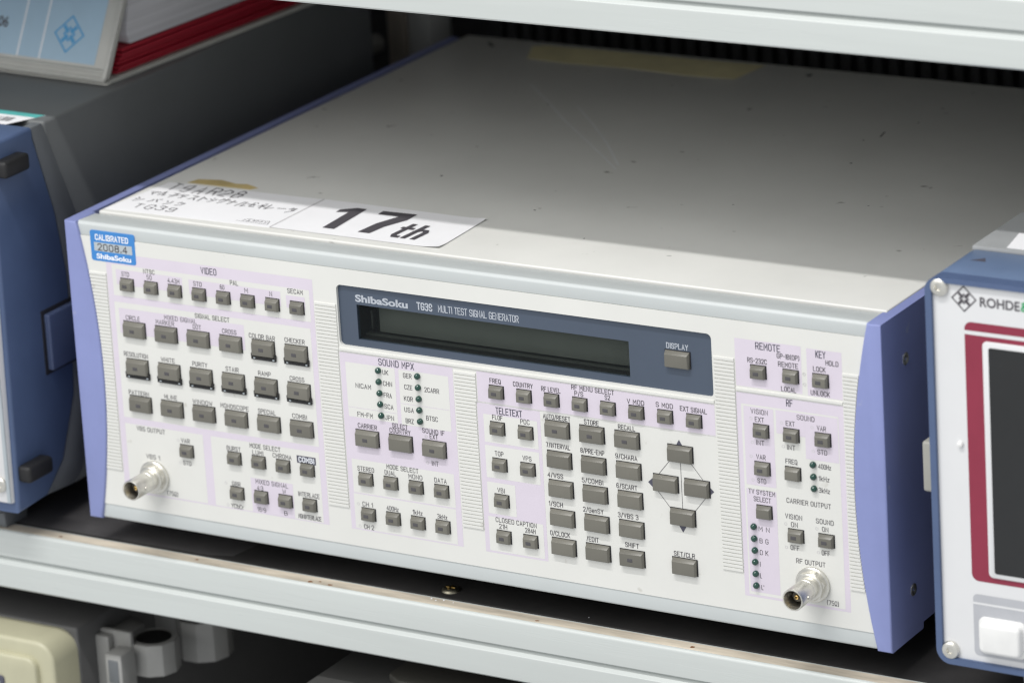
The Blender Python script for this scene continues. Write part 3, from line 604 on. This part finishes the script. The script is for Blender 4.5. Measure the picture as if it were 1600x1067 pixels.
# calibration label on the front, top left
m = MB(); m.prism(rrect(14.0, 39.8, 131.5, 146.5, 1.2), 'y', -0.12, 0.36); cal = m.build('calibration_label', M['calblue'], gen, smooth=False)
m = MB(); rect(m, 16.0, 38.0, 136.4, 140.7, P0, 0.16); m.build('grey_field', M['calgrey'], cal, smooth=False)
m = MB(); text(m, 'CALIBRATED', 16.9, 36.2, 143.3, 2.5, P0, t=0.5, k=0.2); m.build('printed_lettering', M['calwhite'], cal, smooth=False); m = MB(); solid_text(m, 'ShibaSoku', 17.0, 37.0, 132.6, 135.2, P0, k=0.2, bold=0.03); m.build('printed_lettering', M['calwhite'], cal, smooth=False)
m = MB(); text(m, '2008.4', 18.0, 35.2, 138.5, 3.0, P0, t=0.5, k=0.24, gap=2.2); m.build('printed_lettering', M['ink'], cal, smooth=False)
# papers taped on the top
ZT = H+0.35; TT = tmap(ZT)
def sheet(name, pts, z, m_, parent): 
    m = MB(); m.prism(pts, 'z', ZT+z, ZT+z+0.12); return m.build(name, m_, parent, smooth=False)
hand = sheet('handwritten_label', [(8.6, 20.2), (102.0, 22.6), (101.2, 69.6), (13.0, 67.6)], 0.02, M['paper'], gen)
m = MB(); T2 = tmap(ZT+0.14)
text(m, 'T9AR28', 18.5, 61, 61.5, 9.5, T2, t=0.9, k=0.03, jitter=0.42, gap=3.2)
text(m, ['ma','ru','chi','te','su','to','shi','gu','na','ru','ze','ne','re','dash','ta'], 14.2, 98, 49.8, 7.0, T2, t=0.75, k=0.03, jitter=0.5, gap=1.7)
text(m, ['shi','ba','so','ku'], 13.5, 42, 38.8, 5.8, T2, t=0.7, k=0.03, jitter=0.45, gap=3)
text(m, 'TG39', 19.6, 43, 29.8, 5.8, T2, t=0.7, k=0.03, jitter=0.4, gap=3)
strip(m, [(80.5, 26.3), (98.3, 26.0), (96.8, 30.6), (84, 30.4)], 0.3, T2, 0.03)
text(m, ['shi','ru','ta','na','ku','so'], 83, 96.5, 28.3, 2.6, T2, t=0.3, k=0.04, jitter=0.3)
m.build('handwriting', M['ink'], hand, smooth=False)
def curled_sheet(name, c, z, parent, nx=40, ny=24):
    q = MB(); g = []
    for j in range(ny+1):
        for i in range(nx+1):
            u, v = i/nx, j/ny
            x = (c[0][0]*(1-u)+c[1][0]*u)*(1-v)+(c[3][0]*(1-u)+c[2][0]*u)*v; y = (c[0][1]*(1-u)+c[1][1]*u)*(1-v)+(c[3][1]*(1-u)+c[2][1]*u)*v
            a = max(0, u-0.86)/0.14; b = max(0, 0.22-v)/0.22; e = max(0, v-0.9)/0.1
            g.append(q.bm.verts.new((x, y, ZT+z+0.8*(a*a)*(0.15+b*b)+0.5*a*a*e*e)))
    for j in range(ny):
        for i in range(nx):
            k = j*(nx+1)+i; q.bm.faces.new((g[k], g[k+1], g[k+nx+2], g[k+nx+1]))
    q.bm.normal_update()
    return q.build(name, M['paper'], parent, sharp=60)
num = curled_sheet('numbered_label', [(102.3, 22.6), (194.6, 22.6), (192.4, 68.6), (101.6, 69.8)], 0.28, gen)
m = MB(); T3 = tmap(ZT+0.42)
m.poly([T3(*p, 0.03) for p in [(126.2, 30.6), (132.6, 30.6), (130.4, 62.6), (125.0, 62.6), (118.4, 57.6), (118.8, 53.6), (124.6, 55.6)]])
m.poly([T3(*p, 0.03) for p in [(145.6, 30.8), (152.0, 30.8), (153.2, 42), (158.0, 54.5), (157.8, 63.6), (139.4, 62.8), (139.8, 57.6), (151.2, 57.8), (146.8, 45)]])
text(m, 'th', 161.4, 178.0, 40.0, 18.0, T3, t=2.8, k=0.03, shear=0.06, gap=2.4)
m.build('printed_lettering', M['ink'], num, smooth=False)
sheet('yellowed_adhesive', [(22, 70.2), (58, 71.0), (60.5, 74.5), (52, 78.0), (46, 76.6), (36, 79.6), (24, 76.8)], 0.02, M['yellow'], cover)
m = MB(); pts = [(54, 346), (64, 324), (90, 322.2), (125, 324.4), (160, 322.0), (188, 323.2), (191, 352.5), (150, 351.2), (100, 351.8), (60, 350)]
m.prism(pts, 'z', ZT+0.02, ZT+0.12); m.build('tape_strip', M['tape'], cover, smooth=False)
m = MB(); m.box(101.6, 102.3, 22.6, 69.4, ZT+0.30, ZT+0.42); m.build('label_edge', M['ink_ring'], cover)
# small chips and pale streaks
m = MB()
for x, y, r in ((134.7, 122.9, .9), (311.6, 209.3, .9), (312, 282.6, .7), (250, 60, .6), (206, 90, .7), (290, 130, .5), (221, 343, 2.2), (350, 150, .6), (120, 250, .6), (300, 246, .6)):
    pts = [(x+r*random.uniform(.6, 1.2)*math.cos(a*1.05), y+r*random.uniform(.6, 1.2)*math.sin(a*1.05)) for a in range(6)]
    m.poly([(u, v, ZT+0.03) for u, v in pts])
strip(m, [(303.6, 262), (305.2, 254)], 0.8, tmap(ZT), 0.03); strip(m, [(28, 345), (33, 340)], 2.0, tmap(ZT), 0.03)
m.build('paint_chips', M['rubber'], cover, smooth=False)
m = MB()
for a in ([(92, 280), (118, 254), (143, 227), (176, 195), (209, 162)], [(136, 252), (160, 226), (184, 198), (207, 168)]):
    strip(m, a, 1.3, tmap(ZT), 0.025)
m.build('pale_streaks', mat('pale_streak', (0.745, 0.755, 0.75), 0.3), cover, smooth=False)  # diagonal streaks a little paler than the cover
# ================================================================== LEFT INSTRUMENT: charcoal case with a steel blue front bracket
li = thing('test_instrument', 'charcoal instrument with steel blue side bracket and black rubber bumpers, under the binder', 'test instrument', (-240, 190, -14))
XL, XR = -450.0, -30.0
m = MB(); m.box(XL, XR-1.2, 30, 322, 1.5, 187, bev=1.6, seg=3); m.build('case', M['darkgrey'], li)
m = MB()
m.prism([(6.5, 4.0), (21.5, 17.5), (34.5, 47.5), (37.5, 80), (37, 111), (32, 142), (19.8, 182), (19.5, 187), (27.6, 187), (29.5, 183.0), (48, 138), (59, 104), (60, 80), (52, 40), (35, 8), (28, 2.5)], 'x', XR-6, XR-0.6, bev=0.4)
m.build('trim_strip', M['trim'], li)
m = MB()
bp = [(-14, 187.5), (19.5, 187.5), (19.6, 182), (31.8, 142), (36.8, 111), (37.3, 80), (34.3, 47.5), (21.3, 17.5), (6.3, 3.8), (-17, 2.5), (-17.5, 10), (-15.5, 100)]
m.prism(bp, 'x', XL+2, XR, bev=1.8, seg=3, bevsel=lambda e: all(v.co.x > -100 for v in e.verts) or min(v.co.z for v in e.verts) > 180)
m.build('front_bracket', M['rsblue'], li)
m = MB(); m.box(XL+8, XR-2.2, -19.5, -12, 8, 178, bev=0.8); lp = m.build('front_panel', M['rswhite'], li)
m = MB(); m.box(XR-4.6, XR-2.4, -20.4, -19.4, 8.5, 177.5, bev=0.5); m.build('edge_trim', M['calgrey'], lp)
m = MB(); m.lathe([(3.9, -19.4), (3.8, -20.6), (3.0, -21.2), (1.6, -21.2), (1.3, -20.4), (0.01, -20.4)], XR-8.2, 17.5, cap=False, n=24); m.build('screw', M['nickel'], lp)
for y0, z0 in ((-13.5, 170.2), (-16.5, 17.6)):
    m = MB(); m.box(XR-1, XR+7.0, y0+1, y0+20.5, z0+.4, z0+8.8, bev=1.8, seg=3); m.build('rubber_bumper', M['rubber'], li)
m = MB(); m.box(XR-2, XR+3.2, 15, 41, 65.5, 94.0, bev=1.0, seg=3); hd = m.build('handle_hub', M['hub'], li)
m = MB(); m.box(XR-0.5, XR+0.4, 12.8, 43, 63.5, 96.2, bev=0.3); m.build('hub_recess', M['well'], hd)
m = MB(); m.prism([(-1, -14), (16, -14), (17.5, -6), (40, -1), (40, 3), (-8, 3), (-8, -4), (-2, -6)], 'x', -130, -52, bev=0.8); m.build('foot', M['trim'], li)
m = MB(); m.prism([(270, -14), (305, -14), (308, 3), (268, 3)], 'x', -130, -52, bev=0.8); m.build('foot', M['trim'], li)
m = MB(); m.prism([(-1, -14), (16, -14), (17.5, -6), (40, -1), (40, 3), (-8, 3), (-8, -4), (-2, -6)], 'x', -430, -350, bev=0.8); m.build('foot', M['trim'], li)
m = MB(); m.prism([(-98, 20.5), (-46, 19.6), (-36.5, 39), (-92, 40.8)], 'z', 187.02, 187.2); st = m.build('barcode_sticker', M['paper'], li, smooth=False)
m = MB(); T = tmap(187.2); m.poly([T(u, v, .05) for u, v in [(-94, 34.8), (-38.8, 33.6), (-36.5, 39), (-92, 40.8)]]); m.build('teal_band', M['teal'], st, smooth=False)
m = MB()
for i in range(16): rect(m, -74+i*1.7, -74+i*1.7+random.choice((.5, .9, 1.2)), 24, 30.6, T, 0.06)
m.build('barcode', M['ink'], st, smooth=False)

# ================================================================== RING BINDER lying on the left instrument
BR = math.radians(-3.6)
bn = thing('ring_binder', 'pale grey ring binder with light blue spine label and red divider sheets', 'binder', (-39.5, 93.5, 187), rotz=BR)
bo = Vector((-39.5, 93.5, 187))
# binder is built square to the axes about its near right corner, then turned with its Empty
def bmk(pts, ax, a, b, name, mt, par, **kw):
    q = MB(); q.prism(pts, ax, a, b, **kw); return q.build(name, mt, par)
x0b, x1b = -39.5-320, -39.5
# cover in profile (y, z): bottom board, leaning spine, top board
bmk([(93.5, 187.2), (96, 187.0), (318, 187.0), (318, 189.4), (97.5, 189.4)], 'x', x0b, x1b, 'bottom_cover', M['bindergrey'], bn, bev=0.5)
spine = bmk([(93.5, 190.2), (96.5, 190.0), (120.5, 237), (118.0, 238)], 'x', x0b, x1b, 'spine', M['bindergrey'], bn, bev=0.5)
q = MB()
for t in (0.0, 0.07): q.prism([(93.5+24.5*t-1.1, 190.2+47.8*t-1.2), (93.5+24.5*t-1.3, 190.2+47.8*t+0.6), (93.5+24.5*t+0.4, 190.2+47.8*t+1.4), (93.5+24.5*t+1, 190.2+47.8*t)], 'x', x0b+2, x1b-0.6, bev=0.3)
q.build('spine_ridge', M['bindergrey'], bn)
q = MB(); q.prism([(93.2, 189.6), (92.6, 191.0), (119.6, 242.6), (121.5, 241.5)], 'x', x1b-2.4, x1b+0.1, bev=0.3); q.build('spine_end', M['bindergrey'], bn)
bmk([(120, 238.2), (318, 238.2), (318, 240.6), (120, 240.6)], 'x', x0b, x1b, 'top_cover', M['bindergrey'], bn, bev=0.5)
def sp(u, v, k):                        # plane of the leaning spine, u along it, v up it
    n = Vector((0, -47.8, 24.5)).normalized(); d = Vector((0, 24.5, 47.8)).normalized()
    p = Vector((u, 93.5, 190.2))+d*v+n*k; return tuple(p)
q = MB(); q.poly([sp(-250, 6.5, .12), sp(-49, 6.5, .12), sp(-49, 50, .12), sp(-250, 50, .12)]); lab = q.build('spine_label', M['spinelabel'], bn, smooth=False)
q = MB()
for u in (-85, -99.5): rect(q, u-.55, u+.55, 6.5, 50, sp, .17)
q.build('label_line', M['calwhite'], lab, smooth=False)
def rs_mark(mb, cx, cz, r, fn, k, t):
    dm = [(cx-r, cz), (cx, cz-r), (cx+r, cz), (cx, cz+r)]
    strip(mb, dm+[dm[0]], t, fn, k)
    for a in (0, 90, 180, 270):
        ca, sa = math.cos(math.radians(a)), math.sin(math.radians(a)); R_ = lambda p: (cx+(p[0]*ca-p[1]*sa)*r, cz+(p[0]*sa+p[1]*ca)*r)
        mb.poly([fn(*R_(p), k+.03) for p in ((0.06, 0.06), (0.46, -0.02), (0.30, 0.14), (0.52, 0.36), (0.36, 0.52), (0.14, 0.30), (-0.02, 0.46))])
q = MB(); rs_mark(q, -69, 20.5, 9.2, sp, .17, 1.0); q.build('logo_print', M['spineblue'], lab, smooth=False)
q = MB(); solid_text(q, '2006', -123, -109.5, 20, 25.5, sp, k=.17, bold=0.02); q.build('printed_lettering', M['ink'], lab, smooth=False)
bmk([(117, 202.6), (115, 209), (120, 236), (312, 236), (312, 202.2)], 'x', x0b+8, x1b-2.5, 'page_block', M['pages'], bn, bev=0.8)
q = MB()
for i in range(6): q.box(x0b+8, x1b-2.0+0.9*math.sin(i*2), 104+i*1.2, 313, 190.2+i*2.0, 191.75+i*2.0, bev=0.35)
q.build('red_dividers', M['red'], bn)

# ================================================================== RIGHT INSTRUMENT: white front, steel blue frame, maroon screen border
ri = thing('spectrum_analyzer', 'white fronted analyzer with steel blue frame and maroon bordered black screen', 'spectrum analyzer', (660, 190, -14))
FY = -20.0; RX0, RX1, RZ0, RZ1 = 461.2, 880.0, 9.6, 182.2
q = MB(); holed_plate(q, rrect(RX0, RX1, RZ0, RZ1, 6.5, 8), [rrect(RX0+3.0, RX1-3, RZ0+3.0, RZ1-2.4, 4.6, 8)], FY-1.6, FY+6)
bmesh.ops.bevel(q.bm, geom=[e for e in q.bm.edges if e.calc_face_angle(0) > 1.2], offset=0.5, segments=2, affect='EDGES', clamp_overlap=True)
fr = q.build('front_frame', M['rsblue'], ri)
q = MB(); q.prism(rrect(RX0+0.05, RX1-0.05, RZ0+0.05, RZ1-0.05, 6.5, 8), 'y', FY+6, 18, bev=0.3); q.build('frame_sleeve', M['rsblue2'], ri)
q = MB(); q.box(RX0+4.2, RX1-4, 18, 420, RZ0+2, RZ1-1.0, bev=2); q.build('case', M['trim'], ri)
q = MB(); q.box(RX0+3.0, RX1-3.0, 18.2, 415, RZ1-1.4, RZ1+1.6, bev=1.2); q.build('top_cover', mat('pale_grey_top', (0.30, 0.31, 0.315), 0.45), ri)
q = MB(); q.box(RX0+2.5, RX1-2.5, FY, FY+8, RZ0+2.5, RZ1-2.0); rf = q.build('front_panel', M['rswhite'], ri)
PR = pmap(FY)
for z in (178.0, 14.6):
    q = MB(); q.lathe([(4.0, FY-0.1), (4.0, FY-1.3), (3.2, FY-2.0), (1.5, FY-2.0), (1.2, FY-1.2), (0.01, FY-1.2)], RX0+6.3, z+(-0.3 if z > 100 else 1.2), cap=False, n=28); q.build('screw', M['nickel'], rf, sharp=50)
def zone(name, pts, k, mt): q = MB(); q.poly([PR(u, v, k) for u, v in pts]); return q.build(name, mt, rf, smooth=False)
zone('maroon_border', rrect(478.2, 700, 49.0, 163.8, 3.2), .1, M['maroon'])
zone('white_line', [(478.2, 158.3), (700, 158.3), (700, 160.0), (478.2, 160.0)], .16, M['rswhite'])
q = MB(); q.prism(rrect(486.3, 690, 51.6, 156.2, 2.2), 'y', FY-0.9, FY+1, bev=0.5, bevsel=lambda e: all(v.co.y < FY-.5 for v in e.verts)); q.build('screen_bezel', M['rswhite'], rf)
q = MB(); q.prism(rrect(489.2, 690, 53.8, 153.8, 1.0), 'y', FY-1.05, FY+1); q.build('screen', M['screen'], rf)
q = MB(); rs_mark(q, 478.4, 173.6, 5.4, PR, .15, .55); q.build('logo_print', M['ink'], rf, smooth=False)
q = MB(); solid_text(q, 'ROHDE', 485.6, 503.6, 171.0, 175.2, PR, k=.15, bold=0.02); solid_text(q, 'SCHWARZ', 508.0, 534, 171.0, 175.2, PR, k=.15, bold=0.02); q.build('printed_lettering', M['ink'], rf, smooth=False)
q = MB(); solid_text(q, '&', 504.0, 507.4, 171.0, 175.2, PR, k=.15, bold=0.02); q.build('printed_lettering', M['greenink'], rf, smooth=False)
zone('grey_key_field', rrect(478.4, 700, 15.2, 43.0, 2.2), .1, M['silver'])
zone('white_line', [(478.4, 38.4), (700, 38.4), (700, 39.4), (478.4, 39.4)], .16, M['rswhite'])
q = MB(); q.prism(rrect(481.2, 503.0, 17.0, 33.6, 3.0), 'y', FY-1.6, FY, bev=0.5); ky = q.build('soft_key', M['key'], rf)
q = MB(); q.prism(rrect(482.8, 501.6, 18.6, 32.2, 2.2), 'y', FY-5.2, FY-1.5, bev=1.6, seg=4, bevsel=lambda e: all(v.co.y < FY-5 for v in e.verts)); q.build('key_cap', M['key'], ky)
q = MB(); q.lathe([(1.4, FY-.1), (1.2, FY-1.3), (.02, FY-1.7)], 474.8, 109.5, cap=False, n=16); q.build('small_knob', M['key'], rf)
q = MB(); q.poly([(470.4, 3.8, RZ1+.02), (477.6, 3.8, RZ1+.02), (475.2, 8.6, RZ1+.02)]); q.build('triangle_mark', M['ink_blue'], ri, smooth=False)
q = MB(); q.prism([(480, 19.6), (530, 19.6), (530, 40), (476.5, 40)], 'z', RZ1+1.65, RZ1+1.8); sk = q.build('sticker', M['paper'], ri, smooth=False)
q = MB(); text(q, '202', 487.2, 496, 27.0, 5, tmap(RZ1+1.8), t=.6, k=.05); q.build('printed_lettering', M['ink'], sk, smooth=False)
q = MB(); q.box(446.6, RX0+2, 0.5, 14, 76.8, 99.6, bev=1.2, seg=3); q.build('side_latch', M['latch'], ri)
for x in (500, 800):
    q = MB(); q.prism([(-8, -14), (16, -14), (20, 10), (-12, 10)], 'x', x-4, x+40, bev=1); q.build('foot', M['trim'], ri)

# ================================================================== LOWER SHELF: cream instrument at the left, dark case in the middle
lo = thing('bench_instrument', 'grey cased instrument with rounded cream front, under the lower rail', 'bench instrument', (-200, 190, -220))
q = MB(); q.prism(rrect(-400, -22.0, -219.0, -66.5, 11, 8), 'y', -12, 8, bev=2.0, seg=3, bevsel=lambda e: all(v.co.y < -11 for v in e.verts)); q.build('front_bezel', M['cream'], lo)
q = MB(); q.prism(rrect(-390, -31.0, -214.0, -74.5, 6, 6), 'y', -15.5, -11, bev=1.5, seg=3, bevsel=lambda e: all(v.co.y < -15 for v in e.verts)); fp = q.build('raised_panel', M['cream'], lo)
q = MB(); q.prism(rrect(-70, -50.5, -118, -86, 1.5), 'y', -16.4, -15.3, bev=.3); q.build('port_frame', M['ink_blue'], fp)
q = MB(); q.prism(rrect(-67, -53, -116, -88.5, 1.0), 'y', -16.8, -16.2, bev=.2); q.build('port_face', M['calwhite'], fp)
q = MB(); q.box(-402, -21.5, 8, 380, -218, -65.5, bev=1.5, seg=3); q.build('case', M['lowtop'], lo)
q = MB(); q.box(-21.6, -13.5, 22, 27, -150, -74, bev=.8); q.box(-21.6, -3.0, 26.5, 29.5, -150, -72, bev=.8); q.build('hinge_plate', M['drum'], lo)
def drum(cx, cy, r, z0, z1):
    q = MB(); pts = [(cx+r*(1+.02*(i % 2))*math.cos(2*math.pi*i/10), cy+r*(1+.02*(i % 2))*math.sin(2*math.pi*i/10)) for i in range(10)]
    q.prism(pts, 'z', z0, z1, bev=.4); d = q.build('stacking_foot', M['drum'], lo, sharp=15)
    q = MB(); q.prism([(-21.4, cy-9), (cx-r*.8, cy-6), (cx-r*.8, cy+7), (-21.4, cy+13)], 'z', z0+5, z1+3.0, bev=.8); q.prism([(cx-r*.8, cy-r), (cx+r*.9, cy+r*.5), (cx+r*.9, cy+r*1.15), (cx-r*.8, cy+r*1.15)], 'z', z1-3, z1+1.5, bev=.6) if False else None; q.build('foot_arm', M['lowgrey'], d)
    q = MB(); q.lathe([(r*.72, z1+.05), (r*.72, z1+.15), (.02, z1+.15)], cx, cy, axis='z', cap=False, n=24); q.build('foot_hollow', M['black'], d)
drum(1, 40, 12.5, -95, -78.5); drum(3, 80, 14.0, -102, -81)
q = MB(); q.box(-9, 1.0, 12, 24, -96, -78, bev=1); cl = q.build('foot_clip', M['drum'], lo)
q = MB(); q.box(-7, -1, 11.7, 12.3, -93, -81, bev=.2); q.build('clip_window', M['trim'], cl)
dk = thing('dark_case', 'dark grey case with a stepped top below the middle of the lower rail', 'equipment case', (250, 160, -220))
q = MB(); q.box(120, 420, -18, 340, -219, -65, bev=3, seg=3); q.build('case', M['lowdark'], dk)
q = MB(); q.prism([(157, 14), (166, 8), (400, 8), (400, 300), (157, 300)], 'z', -65.5, -61, bev=1.2); q.build('raised_lid', mat('olive_dark_lid', (0.062, 0.06, 0.052), 0.6), dk)
